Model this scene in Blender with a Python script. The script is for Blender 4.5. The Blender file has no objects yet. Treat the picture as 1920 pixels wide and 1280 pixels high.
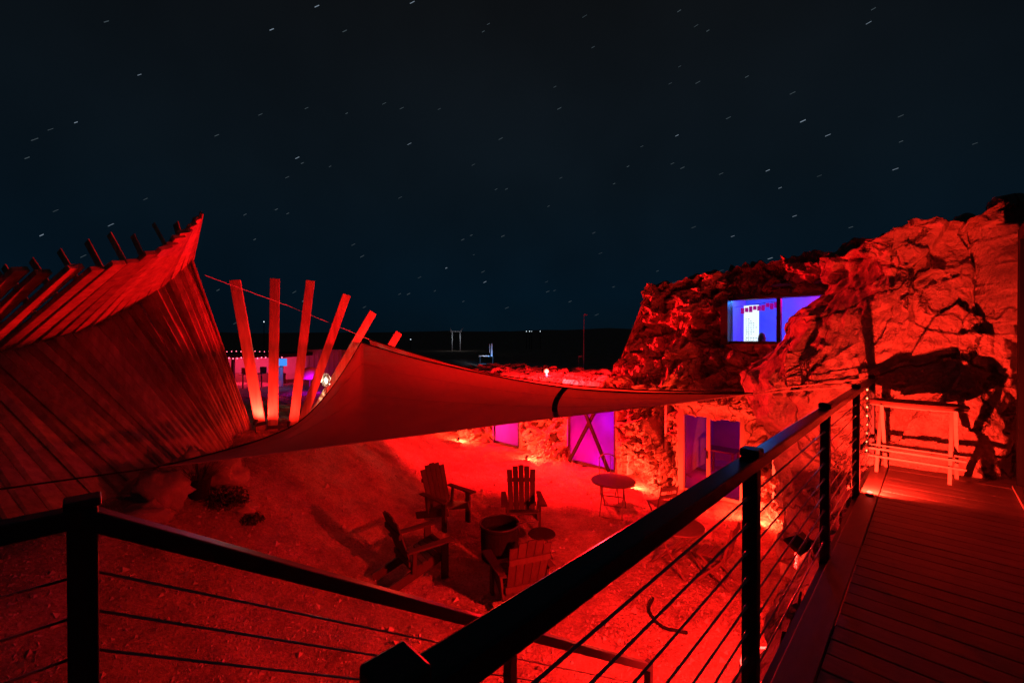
import bpy, math, random
from mathutils import Vector, Matrix, noise
R = math.radians
random.seed(11)
S = bpy.context.scene
COL = S.collection

# ------------------------------------------------------------------ camera, world, exposure
CAM = Vector((0, 0, 1.57))
F, HZ = 800.0, 634.0                       # focal length and horizon row, in pixels of the 1920 px photograph
cd = bpy.data.cameras.new('camera'); cam = bpy.data.objects.new('camera', cd); COL.objects.link(cam)
cd.sensor_width = 36; cd.lens = 36 * F / 1920; cd.clip_start = 0.05; cd.clip_end = 6000
cam.location = CAM; cam.rotation_euler = (R(90 - 0.43), 0, 0)
S.camera = cam

W = bpy.data.worlds.new('World'); S.world = W; W.use_nodes = True
nt = W.node_tree; nt.nodes.clear()
def wn(t, **k):
    n = nt.nodes.new(t)
    for a, b in k.items(): setattr(n, a, b)
    return n
wo = wn('ShaderNodeOutputWorld'); bg = wn('ShaderNodeBackground'); tc = wn('ShaderNodeTexCoord')
sep = wn('ShaderNodeSeparateXYZ'); ramp = wn('ShaderNodeValToRGB'); nz = wn('ShaderNodeTexNoise'); mix = wn('ShaderNodeMix', data_type='RGBA', blend_type='MULTIPLY')
nt.links.new(tc.outputs['Generated'], sep.inputs[0]); nt.links.new(sep.outputs['Z'], ramp.inputs[0])
e = ramp.color_ramp.elements
e[0].position = 0.0; e[0].color = (0.0010, 0.0056, 0.0108, 1)
e[1].position = 0.62; e[1].color = (0.0034, 0.0043, 0.0054, 1)
q = e.new(0.10); q.color = (0.0010, 0.0064, 0.0132, 1)
q = e.new(0.32); q.color = (0.0024, 0.0055, 0.0090, 1)
nz.inputs['Scale'].default_value = 1.7; nz.inputs['Detail'].default_value = 4
nr = wn('ShaderNodeMapRange'); nr.inputs['From Min'].default_value = .3; nr.inputs['From Max'].default_value = .7; nr.inputs['To Min'].default_value = 0.65; nr.inputs['To Max'].default_value = 1.45
nt.links.new(tc.outputs['Generated'], nz.inputs['Vector']); nt.links.new(nz.outputs['Fac'], nr.inputs['Value'])
mix.inputs['Factor'].default_value = 1
nt.links.new(ramp.outputs[0], mix.inputs['A']); nt.links.new(nr.outputs[0], mix.inputs['B'])
nt.links.new(mix.outputs['Result'], bg.inputs['Color']); nt.links.new(bg.outputs[0], wo.inputs[0])
bg.inputs['Strength'].default_value = 1.0
S.view_settings.view_transform = 'Standard'; S.view_settings.look = 'None'
S.view_settings.exposure = 0; S.view_settings.gamma = 1
S.render.engine = 'CYCLES'
S.cycles.use_denoising = True
S.cycles.max_bounces = 6; S.cycles.diffuse_bounces = 3; S.cycles.glossy_bounces = 3; S.cycles.transparent_max_bounces = 8
S.cycles.sample_clamp_indirect = 4.0
S.cycles.caustics_reflective = False; S.cycles.caustics_refractive = False

# ------------------------------------------------------------------ survey helpers
AZ = R(44.6)                               # heading of the deck against the camera
CA, SA = math.cos(AZ), math.sin(AZ)
def D(u, v, z=0.0):                        # deck grid: v along the railing, u across it
    return Vector((u * CA + v * SA, -u * SA + v * CA, z))
def at(px, py, d):                         # point seen at a pixel of the photograph, d metres ahead
    return Vector(((px - 960) / F * d, d, 1.57 - (py - HZ) / F * d))
def sst(a, b, x):
    t = min(1, max(0, (x - a) / (b - a))); return t * t * (3 - 2 * t)
def fbm(x, y, z, o=4):
    return noise.fractal(Vector((x, y, z)), 1.0, 2.1, o, noise_basis='PERLIN_ORIGINAL')
def hills(x, y):
    d = math.hypot(x, y)
    if d < 120: return 0.0
    return sst(120, 420, d) * (9 + 7 * fbm(x * .004, y * .004, 3)) 
def H(x, y):                               # ground level
    m = sst(-2.0, -5.9, x) if False else sst(0, 1, (-2.0 - x) / 3.9)
    z = -2.4 + 1.62 * m
    z += 1.1 * sst(0, 1, (y - 24) / 30) * (1 - m)
    near = 1 - sst(30, 60, math.hypot(x, y))
    z += near * (.05 * fbm(x * .9, y * .9, 1.3) + .10 * m * fbm(x * .7, y * .7, 7) + .03 * fbm(x * 2.6, y * 2.6, 5) + .034 * fbm(x * 6, y * 6, 2, 3))
    return z + hills(x, y)
def gr(px, py):                            # ground point below a pixel on the courtyard floor
    d = 3.97 * F / (py - HZ); p = at(px, py, d); p.z = H(p.x, p.y); return p

# ------------------------------------------------------------------ mesh builder
class MB:
    def __init__(s): s.v = []; s.f = []
    def add(s, vs, fs):
        n = len(s.v); s.v += [Vector(p) for p in vs]; s.f += [tuple(i + n for i in f) for f in fs]; return s
    def hexa(s, c):                        # 8 corners: 4 low ring, 4 high ring
        return s.add(c, [(3, 2, 1, 0), (4, 5, 6, 7), (0, 1, 5, 4), (1, 2, 6, 5), (2, 3, 7, 6), (3, 0, 4, 7)])
    def box(s, c, sz, m=None):
        c = Vector(c); h = Vector(sz) / 2
        k = [Vector((x * h.x, y * h.y, z * h.z)) for z in (-1, 1) for x, y in ((-1, -1), (1, -1), (1, 1), (-1, 1))]
        if m is not None: k = [m @ p for p in k]
        return s.hexa([p + c for p in k])
    def dbox(s, u0, u1, v0, v1, z0, z1):   # box in the deck grid
        return s.hexa([D(u, v, z) for z in (z0, z1) for u, v in ((u0, v0), (u1, v0), (u1, v1), (u0, v1))])
    def beam(s, a, b, w, h, up=(0, 0, 1)):
        a, b = Vector(a), Vector(b); t = (b - a).normalized(); up = Vector(up)
        if abs(t.dot(up)) > .98: up = Vector((0, 1, 0))
        x = t.cross(up).normalized(); y = x.cross(t).normalized()
        return s.hexa([p + x * (i * w / 2) + y * (j * h / 2) for p in (a, b) for i, j in ((-1, -1), (1, -1), (1, 1), (-1, 1))])
    def tube(s, pts, r, n=8, cap=True):
        pts = [Vector(p) for p in pts]; rs = r if isinstance(r, (list, tuple)) else [r] * len(pts)
        vs, fs = [], []; ref = None
        for i, p in enumerate(pts):
            t = (pts[min(i + 1, len(pts) - 1)] - pts[max(i - 1, 0)]).normalized()
            if ref is None: ref = Vector((0, 0, 1)) if abs(t.z) < .9 else Vector((1, 0, 0))
            x = t.cross(ref).normalized(); y = t.cross(x).normalized(); ref = x.cross(t)
            vs += [p + (x * math.cos(2 * math.pi * k / n) + y * math.sin(2 * math.pi * k / n)) * rs[i] for k in range(n)]
        for i in range(len(pts) - 1):
            fs += [(i * n + k, i * n + (k + 1) % n, (i + 1) * n + (k + 1) % n, (i + 1) * n + k) for k in range(n)]
        if cap: fs += [tuple(range(n))[::-1], tuple((len(pts) - 1) * n + k for k in range(n))]
        return s.add(vs, fs)
    def lathe(s, c, prof, n=24):           # prof: (radius, z) list
        c = Vector(c); vs = [c + Vector((r * math.cos(2 * math.pi * k / n), r * math.sin(2 * math.pi * k / n), z)) for r, z in prof for k in range(n)]
        fs = [(i * n + k, i * n + (k + 1) % n, (i + 1) * n + (k + 1) % n, (i + 1) * n + k) for i in range(len(prof) - 1) for k in range(n)]
        fs += [tuple(range(n))[::-1], tuple((len(prof) - 1) * n + k for k in range(n))]
        return s.add(vs, fs)
    def build(s, name, m, parent=None, org=None, smooth=False, bevel=0):
        o_ = Vector(org) if org is not None else Vector((0, 0, 0))
        me = bpy.data.meshes.new(name); me.from_pydata([p - o_ for p in s.v], [], s.f); me.validate(); me.update()
        if smooth: me.polygons.foreach_set('use_smooth', [True] * len(me.polygons))
        me.materials.append(MAT[m] if isinstance(m, str) else m)
        ob = bpy.data.objects.new(name, me); COL.objects.link(ob)
        if parent is not None: ob.parent = parent
        elif org is not None: ob.location = o_
        if bevel:
            b = ob.modifiers.new('bevel', 'BEVEL'); b.width = bevel; b.segments = 2; b.limit_method = 'ANGLE'
        return ob
def tag(o, label=None, cat=None, group=None, kind=None):
    if label: o['label'] = label
    if cat: o['category'] = cat
    if group: o['group'] = group
    if kind: o['kind'] = kind
    return o
def thing(name, label, cat, loc=(0, 0, 0), rz=0, group=None):
    o = bpy.data.objects.new(name, None); COL.objects.link(o); o.location = loc; o.rotation_euler = (0, 0, rz)
    o.empty_display_size = .1
    return tag(o, label, cat, group)
def copy_tree(o, parent=None):
    c = o.copy(); COL.objects.link(c); c.parent = parent
    for ch in list(o.children): copy_tree(ch, c)
    return c

# ------------------------------------------------------------------ materials
MAT = {}
def mat(name, col, rough=.7, var=.25, scale=4.0, stretch=(1, 1, 1), bump=.0, bscale=None, metal=0, rnd=.0, spec=.5, coords='Object', bdist=.02, speck=0):
    m = bpy.data.materials.new(name); m.use_nodes = True; t = m.node_tree; b = t.nodes['Principled BSDF']
    b.inputs['Roughness'].default_value = rough; b.inputs['Metallic'].default_value = metal
    b.inputs['Specular IOR Level'].default_value = spec
    tcn = t.nodes.new('ShaderNodeTexCoord'); mp = t.nodes.new('ShaderNodeMapping'); mp.inputs['Scale'].default_value = stretch
    t.links.new(tcn.outputs[coords], mp.inputs[0])
    n1 = t.nodes.new('ShaderNodeTexNoise'); n1.inputs['Scale'].default_value = scale; n1.inputs['Detail'].default_value = 6; n1.inputs['Roughness'].default_value = .65
    t.links.new(mp.outputs[0], n1.inputs['Vector'])
    mr = t.nodes.new('ShaderNodeMapRange'); mr.inputs['From Min'].default_value = .25; mr.inputs['From Max'].default_value = .75
    mr.inputs['To Min'].default_value = 1 - var; mr.inputs['To Max'].default_value = 1 + var
    t.links.new(n1.outputs['Fac'], mr.inputs['Value'])
    val = mr.outputs[0]
    if speck:
        n3 = t.nodes.new('ShaderNodeTexNoise'); n3.inputs['Scale'].default_value = 26; n3.inputs['Detail'].default_value = 5; n3.inputs['Roughness'].default_value = .8
        t.links.new(mp.outputs[0], n3.inputs['Vector']); r3 = t.nodes.new('ShaderNodeMapRange'); r3.inputs['From Min'].default_value = .35; r3.inputs['From Max'].default_value = .65
        r3.inputs['To Min'].default_value = 1 - speck; r3.inputs['To Max'].default_value = 1 + speck; t.links.new(n3.outputs['Fac'], r3.inputs['Value'])
        m3 = t.nodes.new('ShaderNodeMath'); m3.operation = 'MULTIPLY'; t.links.new(val, m3.inputs[0]); t.links.new(r3.outputs[0], m3.inputs[1]); val = m3.outputs[0]
    if rnd:
        oi = t.nodes.new('ShaderNodeObjectInfo'); r2 = t.nodes.new('ShaderNodeMapRange')
        r2.inputs['To Min'].default_value = 1 - rnd; r2.inputs['To Max'].default_value = 1 + rnd
        t.links.new(oi.outputs['Random'], r2.inputs['Value'])
        mu = t.nodes.new('ShaderNodeMath'); mu.operation = 'MULTIPLY'; t.links.new(val, mu.inputs[0]); t.links.new(r2.outputs[0], mu.inputs[1]); val = mu.outputs[0]
    mx = t.nodes.new('ShaderNodeMix'); mx.data_type = 'RGBA'; mx.blend_type = 'MULTIPLY'; mx.inputs['Factor'].default_value = 1
    mx.inputs['A'].default_value = (*col, 1); t.links.new(val, mx.inputs['B']); t.links.new(mx.outputs['Result'], b.inputs['Base Color'])
    if bump:
        n2 = t.nodes.new('ShaderNodeTexNoise'); n2.inputs['Scale'].default_value = bscale or scale * 4; n2.inputs['Detail'].default_value = 8; n2.inputs['Roughness'].default_value = .7
        t.links.new(mp.outputs[0], n2.inputs['Vector'])
        bp = t.nodes.new('ShaderNodeBump'); bp.inputs['Strength'].default_value = bump; bp.inputs['Distance'].default_value = bdist
        t.links.new(n2.outputs['Fac'], bp.inputs['Height']); t.links.new(bp.outputs[0], b.inputs['Normal'])
    MAT[name] = m; return m
def emat(name, col, st):
    m = bpy.data.materials.new(name); m.use_nodes = True; t = m.node_tree; b = t.nodes['Principled BSDF']
    b.inputs['Base Color'].default_value = (0.02, 0.02, 0.02, 1); b.inputs['Emission Color'].default_value = (*col, 1); b.inputs['Emission Strength'].default_value = st
    MAT[name] = m; return m
mat('ground', (.40, .28, .20), .95, .6, 1.1, bump=1.0, bscale=11, bdist=.14, spec=.1, speck=.32)
mat('rock', (.46, .34, .26), .85, .5, 1.6, bump=1.0, bscale=5, bdist=.14, spec=.2, speck=.16)
def cracks(m, sc=1.3, width=.035, dark=.35):
    t = m.node_tree; b = t.nodes['Principled BSDF']
    tcn = t.nodes.new('ShaderNodeTexCoord'); nz_ = t.nodes.new('ShaderNodeTexNoise'); nz_.inputs['Scale'].default_value = 1.7; nz_.inputs['Detail'].default_value = 5
    t.links.new(tcn.outputs['Object'], nz_.inputs['Vector'])
    vm = t.nodes.new('ShaderNodeVectorMath'); vm.operation = 'MULTIPLY_ADD'; vm.inputs[1].default_value = (.9, .9, .9)
    t.links.new(nz_.outputs['Color'], vm.inputs[0]); t.links.new(tcn.outputs['Object'], vm.inputs[2])
    vo = t.nodes.new('ShaderNodeTexVoronoi'); vo.feature = 'DISTANCE_TO_EDGE'; vo.inputs['Scale'].default_value = sc; t.links.new(vm.outputs[0], vo.inputs['Vector'])
    mr = t.nodes.new('ShaderNodeMapRange'); mr.inputs['From Max'].default_value = width; mr.inputs['To Min'].default_value = 0; mr.inputs['To Max'].default_value = 1; t.links.new(vo.outputs['Distance'], mr.inputs['Value'])
    old = b.inputs['Normal'].links[0].from_socket; bp = t.nodes.new('ShaderNodeBump'); bp.inputs['Strength'].default_value = 1; bp.inputs['Distance'].default_value = .05
    t.links.new(mr.outputs[0], bp.inputs['Height']); t.links.new(old, bp.inputs['Normal']); t.links.new(bp.outputs[0], b.inputs['Normal'])
    oc = b.inputs['Base Color'].links[0].from_socket; m2 = t.nodes.new('ShaderNodeMapRange'); m2.inputs['To Min'].default_value = dark; m2.inputs['To Max'].default_value = 1; t.links.new(mr.outputs[0], m2.inputs['Value'])
    mx = t.nodes.new('ShaderNodeMix'); mx.data_type = 'RGBA'; mx.blend_type = 'MULTIPLY'; mx.inputs['Factor'].default_value = 1; t.links.new(oc, mx.inputs['A']); t.links.new(m2.outputs[0], mx.inputs['B']); t.links.new(mx.outputs['Result'], b.inputs['Base Color'])
cracks(MAT['rock'], 1.0, .026, .5)
mat('boulder', (.30, .22, .17), .9, .3, 2, bump=.8, bscale=8, bdist=.05, spec=.2)
mat('pebble', (.42, .33, .27), .9, .4, 3, spec=.2)
mat('hill', (.05, .045, .04), 1, .3, .05, spec=0)
mat('deckwood', (.16, .105, .08), .55, .3, 3, (2, 9, 9), bump=.35, bscale=14, rnd=.16, spec=.4, bdist=.006)
mat('deckborder', (.19, .125, .095), .5, .15, 3, (9, 2, 9), bump=.2, bscale=14, rnd=.05, spec=.4, bdist=.005)
mat('timber', (.46, .30, .20), .75, .45, 2.2, (4, 4, .6), bump=.5, bscale=9, rnd=.3, spec=.3, bdist=.008)
mat('blackmetal', (.016, .016, .018), .46, .3, 9, bump=.08, bscale=40, spec=.5, bdist=.003)
mat('handrailpaint', (.016, .016, .018), .27, .3, 9, bump=.06, bscale=40, spec=.6, bdist=.003)
mat('matteblack', (.010, .010, .011), .75, .3, 6, spec=.12)
mat('cable', (.38, .38, .40), .3, .1, 9, metal=1)
mat('chairwood', (.055, .034, .026), .6, .25, 4, (4, 4, 1), bump=.2, rnd=.2, spec=.12, bdist=.004)
mat('palewood', (.40, .31, .23), .65, .2, 5, (5, 5, 1), bump=.2, rnd=.08, spec=.3, bdist=.004)
mat('darkwood', (.13, .075, .05), .55, .25, 4, (1, 6, 1), bump=.15, spec=.4, bdist=.004)
mat('steel', (.20, .17, .16), .5, .2, 8, metal=.7)
mat('redpaint', (.15, .075, .06), .6, .15, 6, spec=.4)
mat('frame', (.30, .22, .17), .5, .12, 6, spec=.4)
mat('darkframe', (.028, .021, .019), .45, .15, 6, spec=.5)
mat('wall', (.62, .60, .58), .9, .1, 3, bump=.1)
mat('blueglow_wall', (.16, .30, .78), .9, .15, 3, bump=.1)  # blue of the room light is put into this wall colour
mat('whitewood', (.72, .66, .58), .7, .18, 5, (5, 5, 1), bump=.25, rnd=.06, bdist=.006)
mat('plastic', (.02, .02, .022), .45, .2, 8)
mat('shrub', (.07, .075, .045), .9, .4, 3, rnd=.3)
mat('drygrass', (.30, .24, .13), .9, .35, 3)
mat('umbrella', (.45, .40, .42), .8, .2, 3)
mat('container', (.20, .19, .22), .7, .15, 2)
mat('strap', (.02, .015, .014), .9, .2, 6, spec=.08)
mat('polepaint', (.55, .55, .57), .5, .1, 4)
mat('linen', (.50, .44, .40), .9, .12, 3, bump=.1)
mat('sail2', (.34, .24, .2), .9, .12, 3)
emat('bulb_red', (1, .05, .03), 14); emat('bulb_warm', (1, .30, .12), 4); emat('bulb_pink', (1, .12, .2), 7)
emat('screen', (.80, .95, 1), 1.5); emat('flag_glow', (.75, 0, .45), .55); emat('farlight', (.75, .9, 1), 2.2); emat('starlight', (.62, .80, 1.0), .32)
emat('star_dim', (.62, .85, 1.0), .085); emat('sign_blue', (.05, .30, 1), 1.0)
emat('candle', (1, .85, .62), 9)
def sailmat():
    m = mat('sail', (.33, .15, .12), .9, .10, 2.5, bump=.06, bscale=60, spec=.1)
    t = m.node_tree; b = t.nodes['Principled BSDF']; o = t.nodes['Material Output']
    tr = t.nodes.new('ShaderNodeBsdfTranslucent'); tr.inputs[0].default_value = (.55, .24, .18, 1)
    mx = t.nodes.new('ShaderNodeMixShader'); mx.inputs[0].default_value = .20
    t.links.new(b.outputs[0], mx.inputs[1]); t.links.new(tr.outputs[0], mx.inputs[2]); t.links.new(mx.outputs[0], o.inputs[0])
sailmat()
def glassmat(name, tint, gl=.1, rough=.03):
    m = bpy.data.materials.new(name); m.use_nodes = True; t = m.node_tree; t.nodes.clear(); o = t.nodes.new('ShaderNodeOutputMaterial')
    tr = t.nodes.new('ShaderNodeBsdfTransparent'); tr.inputs[0].default_value = (*tint, 1)
    g = t.nodes.new('ShaderNodeBsdfGlossy'); g.inputs['Roughness'].default_value = rough
    fr = t.nodes.new('ShaderNodeFresnel'); fr.inputs[0].default_value = 1.5
    mx = t.nodes.new('ShaderNodeMixShader'); t.links.new(fr.outputs[0], mx.inputs[0]); t.links.new(tr.outputs[0], mx.inputs[1]); t.links.new(g.outputs[0], mx.inputs[2])
    t.links.new(mx.outputs[0], o.inputs[0]); MAT[name] = m
glassmat('glass', (.92, .94, .95)); 
def frosted():
    m = bpy.data.materials.new('frosted'); m.use_nodes = True; t = m.node_tree; t.nodes.clear(); o = t.nodes.new('ShaderNodeOutputMaterial')
    tr = t.nodes.new('ShaderNodeBsdfTranslucent'); tr.inputs[0].default_value = (.85, .85, .85, 1)
    nn = t.nodes.new('ShaderNodeTexNoise'); nn.inputs['Scale'].default_value = 2.5; nn.inputs['Detail'].default_value = 5
    mr = t.nodes.new('ShaderNodeMapRange'); mr.inputs['To Min'].default_value = .6; mr.inputs['To Max'].default_value = 1.0
    tcn = t.nodes.new('ShaderNodeTexCoord'); t.links.new(tcn.outputs['Object'], nn.inputs['Vector']); t.links.new(nn.outputs['Fac'], mr.inputs[0]); t.links.new(mr.outputs[0], tr.inputs[0])
    g = t.nodes.new('ShaderNodeBsdfGlossy'); g.inputs['Roughness'].default_value = .12; g.inputs[0].default_value = (.6, .6, .6, 1)
    mx = t.nodes.new('ShaderNodeMixShader'); mx.inputs[0].default_value = .10
    t.links.new(tr.outputs[0], mx.inputs[1]); t.links.new(g.outputs[0], mx.inputs[2]); t.links.new(mx.outputs[0], o.inputs[0]); MAT['frosted'] = m
frosted()

RED = (1.0, .005, .008)
def light(loc, power, parent=None, col=RED, radius=.03, spot=None, aim=None, blend=.4):
    l = bpy.data.lights.new('lamp_light', 'SPOT' if spot else 'POINT'); l.energy = power; l.color = col; l.shadow_soft_size = radius
    o = bpy.data.objects.new('lamp_light', l); COL.objects.link(o)
    loc = Vector(loc)
    if spot:
        l.spot_size = R(spot); l.spot_blend = blend
        o.rotation_euler = (Vector(aim) - loc).to_track_quat('-Z', 'Y').to_euler()
    o.location = loc - (Vector(parent.location) if parent is not None else Vector())
    if parent is not None: o.parent = parent
    return o

# ================================================================== SETTING
def axis(lo, hi, a, b, st, g=1.18):
    xs = []; x = a
    while x < b: xs.append(x); x += st
    xs.append(b); s = st; x = b
    while x < hi: s *= g; x += s; xs.append(x)
    s = st; x = a; left = []
    while x > lo: s *= g; x -= s; left.append(x)
    return left[::-1] + xs
xs = axis(-900, 900, -9.5, 5.0, .075); ys = axis(-60, 1400, 2.2, 17.5, .075)
m = MB(); nx = len(xs)
m.v = [Vector((x, y, H(x, y))) for y in ys for x in xs]
m.f = [(j * nx + i, j * nx + i + 1, (j + 1) * nx + i + 1, (j + 1) * nx + i) for j in range(len(ys) - 1) for i in range(nx - 1)]
g = m.build('ground', 'ground', smooth=True); tag(g, kind='structure')

# gravel, lying loose over the courtyard
rg = random.Random(5); m = MB()
for i in range(26000):
    d = 3.2 + 11 * rg.random() ** 1.4; x = rg.uniform(-1.25, .62) * d; y = d
    if x < -7: continue
    r = .007 + .02 * rg.random() ** 3 + (.05 * rg.random() if rg.random() < .03 else 0)
    z = H(x, y); a = rg.random() * 6.28
    c = Vector((x, y, z + r * .2)); k = [(math.cos(a + j * 2.1) * r * rg.uniform(.7, 1.3), math.sin(a + j * 2.1) * r * rg.uniform(.7, 1.3)) for j in range(3)]
    m.add([c + Vector((k[j][0], k[j][1], -r * .3)) for j in range(3)] + [c + Vector((k[0][0] * .4, k[1][1] * .4, r * rg.uniform(.5, 1)))], [(0, 1, 3), (1, 2, 3), (2, 0, 3)])
o = m.build('gravel', 'pebble'); tag(o, 'loose gravel scattered over the courtyard floor', 'gravel', kind='stuff')
# dry grass tufts
m = MB()
for i in range(420):
    if i < 150: p = at(rg.uniform(1180, 1400), rg.uniform(1130, 1290), 5); d = rg.uniform(4.4, 6.3); x = (rg.uniform(1150, 1400) - 960) / F * d; y = d
    else: d = rg.uniform(4, 12); x = rg.uniform(-1.2, .1) * d; y = d
    z = H(x, y)
    for b in range(7):
        a = rg.random() * 6.28; h = rg.uniform(.02, .07); dx, dy = math.cos(a), math.sin(a); px_, py_ = x + dx * .03, y + dy * .03
        m.add([(px_ - dy * .003, py_ + dx * .003, z - .01), (px_ + dy * .003, py_ - dx * .003, z - .01), (px_ + dx * h * .6, py_ + dy * h * .6, z + h)], [(0, 1, 2)])
o = m.build('dry_grass', 'drygrass'); tag(o, 'sparse dry grass tufts growing out of the courtyard gravel', 'grass', kind='stuff')

# stars: short trails turning about the pole
rs = random.Random(23)
pole = Vector((-.62, .18, .76)).normalized()
pole = Vector((-.50, .62, .60)).normalized()
for nm, cnt, wid in (('bright', 150, .42), ('dim', 650, .40)):
    m = MB()
    for i in range(cnt):
        z = rs.uniform(.03, .95); a = rs.uniform(0, 2 * math.pi); h = math.sqrt(1 - z * z)
        p = Vector((h * math.sin(a), h * math.cos(a), z))
        t = Vector((1, 0, .0)); 
        up = Vector((0, 0, 1)); rt = Vector((math.cos(a), -math.sin(a), 0))
        upt = (up - p * z).normalized()
        tilt = .44 - .34 * math.sin(a)      # trails flatten towards the right
        t = (rt * math.cos(tilt) + upt * math.sin(tilt)); n = p.cross(t).normalized()
        L = rs.uniform(2.2, 4.4) * .85; w = wid * rs.uniform(.5, 1.05) * (1.2 if rs.random() < .1 else 1)
        c = p * 2500; s_ = 2500 / F
        m.hexa([c + p * dz + t * (sx * L * s_) + n * (sy * w * s_) for dz in (0, 2) for sx, sy in ((-1, -1), (1, -1), (1, 1), (-1, 1))])
    o = m.build('stars', 'starlight' if nm == 'bright' else 'star_dim')
    tag(o, 'short white star trails across the night sky' if nm == 'bright' else 'faint star trails across the night sky', 'stars', kind='stuff')

# ------------------------------------------------------------------ deck
deck = bpy.data.objects.new('deck', None); COL.objects.link(deck); tag(deck, kind='structure')
rb = random.Random(3); v = -1.3; n = 0; me0 = None
while v < 7.15:
    m = MB(); dz = rb.uniform(-.0015, .0015); u1 = 2.6
    m.hexa([Vector((u, vv, z)) for z in (-.028, 0) for u, vv in ((-.372, 0), (u1, 0), (u1, .138), (-.372, .138))])
    if me0 is None:
        ob = m.build('board', 'deckwood', deck, bevel=.004); me0 = ob.data
    else:
        ob = bpy.data.objects.new('board', me0); COL.objects.link(ob); ob.parent = deck
        b = ob.modifiers.new('bevel', 'BEVEL'); b.width = .004; b.segments = 2; b.limit_method = 'ANGLE'
    ob.location = D(0, v, dz); ob.rotation_euler = (0, 0, -AZ); v += .145
def dpart(name, mt, par, u0, u1, v0, v1, z0, z1, bevel=0):
    mm = MB(); mm.hexa([Vector((u, vv, z)) for z in (z0, z1) for u, vv in ((u0, v0), (u1, v0), (u1, v1), (u0, v1))])
    ob = mm.build(name, mt, par, bevel=bevel); ob.rotation_euler = (0, 0, -AZ); return ob
for a, b in ((-1.3, 1.05), (1.055, 4.1), (4.105, 7.15)):
    dpart('border_board', 'deckborder', deck, -.52, -.38, a, b, -.03, .002, .004)
dpart('fascia', 'darkframe', deck, -.56, -.525, -1.3, 7.15, -.26, -.03)
for i in range(5): dpart('joist', 'darkframe', deck, -.45, 2.5, -.9 + i * 1.9, -.85 + i * 1.9, -.24, -.03)
for vv in (.2, 3.0, 6.2): dpart('support_post', 'darkframe', deck, -.5, -.38, vv, vv + .12, -2.45, -.25)
# landing at the stair head and the stair itself
dpart('landing', 'deckwood', deck, -1.72, -.565, -2.4, .02, -.03, .0)
dpart('landing_beam', 'darkframe', deck, -1.80, -1.725, -2.4, .02, -.26, .0)
st = bpy.data.objects.new('stairs', None); COL.objects.link(st); tag(st, kind='structure')
for i in range(12):
    dpart('tread', 'deckwood', st, -1.70, -.62, .03 + i * .275, .30 + i * .275, -.19 - i * .187, -.15 - i * .187)
for u in (-1.72, -.62):
    m = MB(); m.beam(D(u, .0, -.30), D(u, 3.4, -2.55), .05, .28); m.build('stringer', 'darkframe', st)

# ================================================================== ROCK HOUSE
def facet(p, sc, amp, seed):
    d, pts = noise.voronoi(p * sc + Vector((seed, seed * 1.7, -seed)))
    c = pts[0]; gd = noise.cell_vector(c * 13.7)
    return amp * ((p * sc + Vector((seed, seed * 1.7, -seed)) - c).dot(gd - Vector((.5, .5, .5))) * 1.5 + (noise.cell(c * 9.1) - .5) * .5)
def crumple(p, big=.30, mid=.22, small=.07, fine=.03):
    w = Vector((noise.noise(p * .9), noise.noise(p * .9 + Vector((5, 2, 1))), noise.noise(p * .9 + Vector((1, 9, 4))))) * .35
    q = p + w
    d = big * noise.noise(q * .55 + Vector((3, 1, 7)))
    d += facet(q, .85, mid, 1.3) + facet(q, 2.1, small * 1.6, 4.1)
    d += small * (noise.ridged_multi_fractal(q * 1.4, .9, 2.2, 4, 1.0, 2.0) - 1.0) * .8
    d += fine * noise.fractal(p * 6, .9, 2.2, 3) + facet(q, 5.0, fine * 1.5, 8.2)
    return d
house = thing('rock_house', 'house clad in crumpled red-lit artificial rock with glowing windows', 'building', D(-4, 11, -2.4))
HO = Vector(house.location)
def sheet(name, nu, nv, fn, keep, mt='rock', smooth=False):
    m = MB(); idx = {}
    P = [[fn(i / (nu - 1), j / (nv - 1)) for i in range(nu)] for j in range(nv)]
    for j in range(nv):
        for i in range(nu): m.v.append(P[j][i])
    for j in range(nv - 1):
        for i in range(nu - 1):
            if keep is None or keep((i + .5) / (nu - 1), (j + .5) / (nv - 1)):
                m.f.append((j * nu + i, j * nu + i + 1, (j + 1) * nu + i + 1, (j + 1) * nu + i))
    return m.build(name, mt, house, HO, smooth=smooth)

# --- ground-floor front: openings in u, up to z
OPEN = [(-11.85, -10.5, -.55), (-8.34, -6.59, -.35), (-4.72, -3.15, -.42)]
def edge(u):                                # 0 inside or near an opening, 1 well away from it
    return min([1] + [sst(0, .35, max(a - u, u - b, 0)) for a, b, zt in OPEN])
def low_front(s, t):
    u = -15.5 + 13.7 * s; zz = -2.5 + 4.1 * t
    if t > .66:                             # over the parapet and back across the roof
        k = (t - .66) / .34; z = .28 - .06 * k; v = 10.95 + 4.5 * k
        p = D(u, v, z); return p + Vector((0, 0, 1)) * (.16 * fbm(p.x * 1.3, p.y * 1.3, 4) + facet(p, 1.2, .16, 2))
    z = -2.5 + 2.78 * (t / .66)
    p = D(u, 10.9, z); e_ = edge(u)
    out = crumple(p * 1.35, .25, .36, .22, .12) * (.12 + .88 * e_) + .16 * e_ * math.exp(-((z + 2.5) / .9) ** 2) - .05
    if z > -.35: out += .22 * sst(-.35, .1, z)
    return D(u, 10.92 - out, z)
def keep_low(s, t):
    u = -15.5 + 13.7 * s
    if t > .66: return True
    z = -2.5 + 2.78 * (t / .66)
    return not any(a < u < b and z < zt + .07 * noise.noise(Vector((u * 3, 0, 1))) for a, b, zt in OPEN)
sheet('rock_wall', 620, 150, low_front, keep_low)
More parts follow.
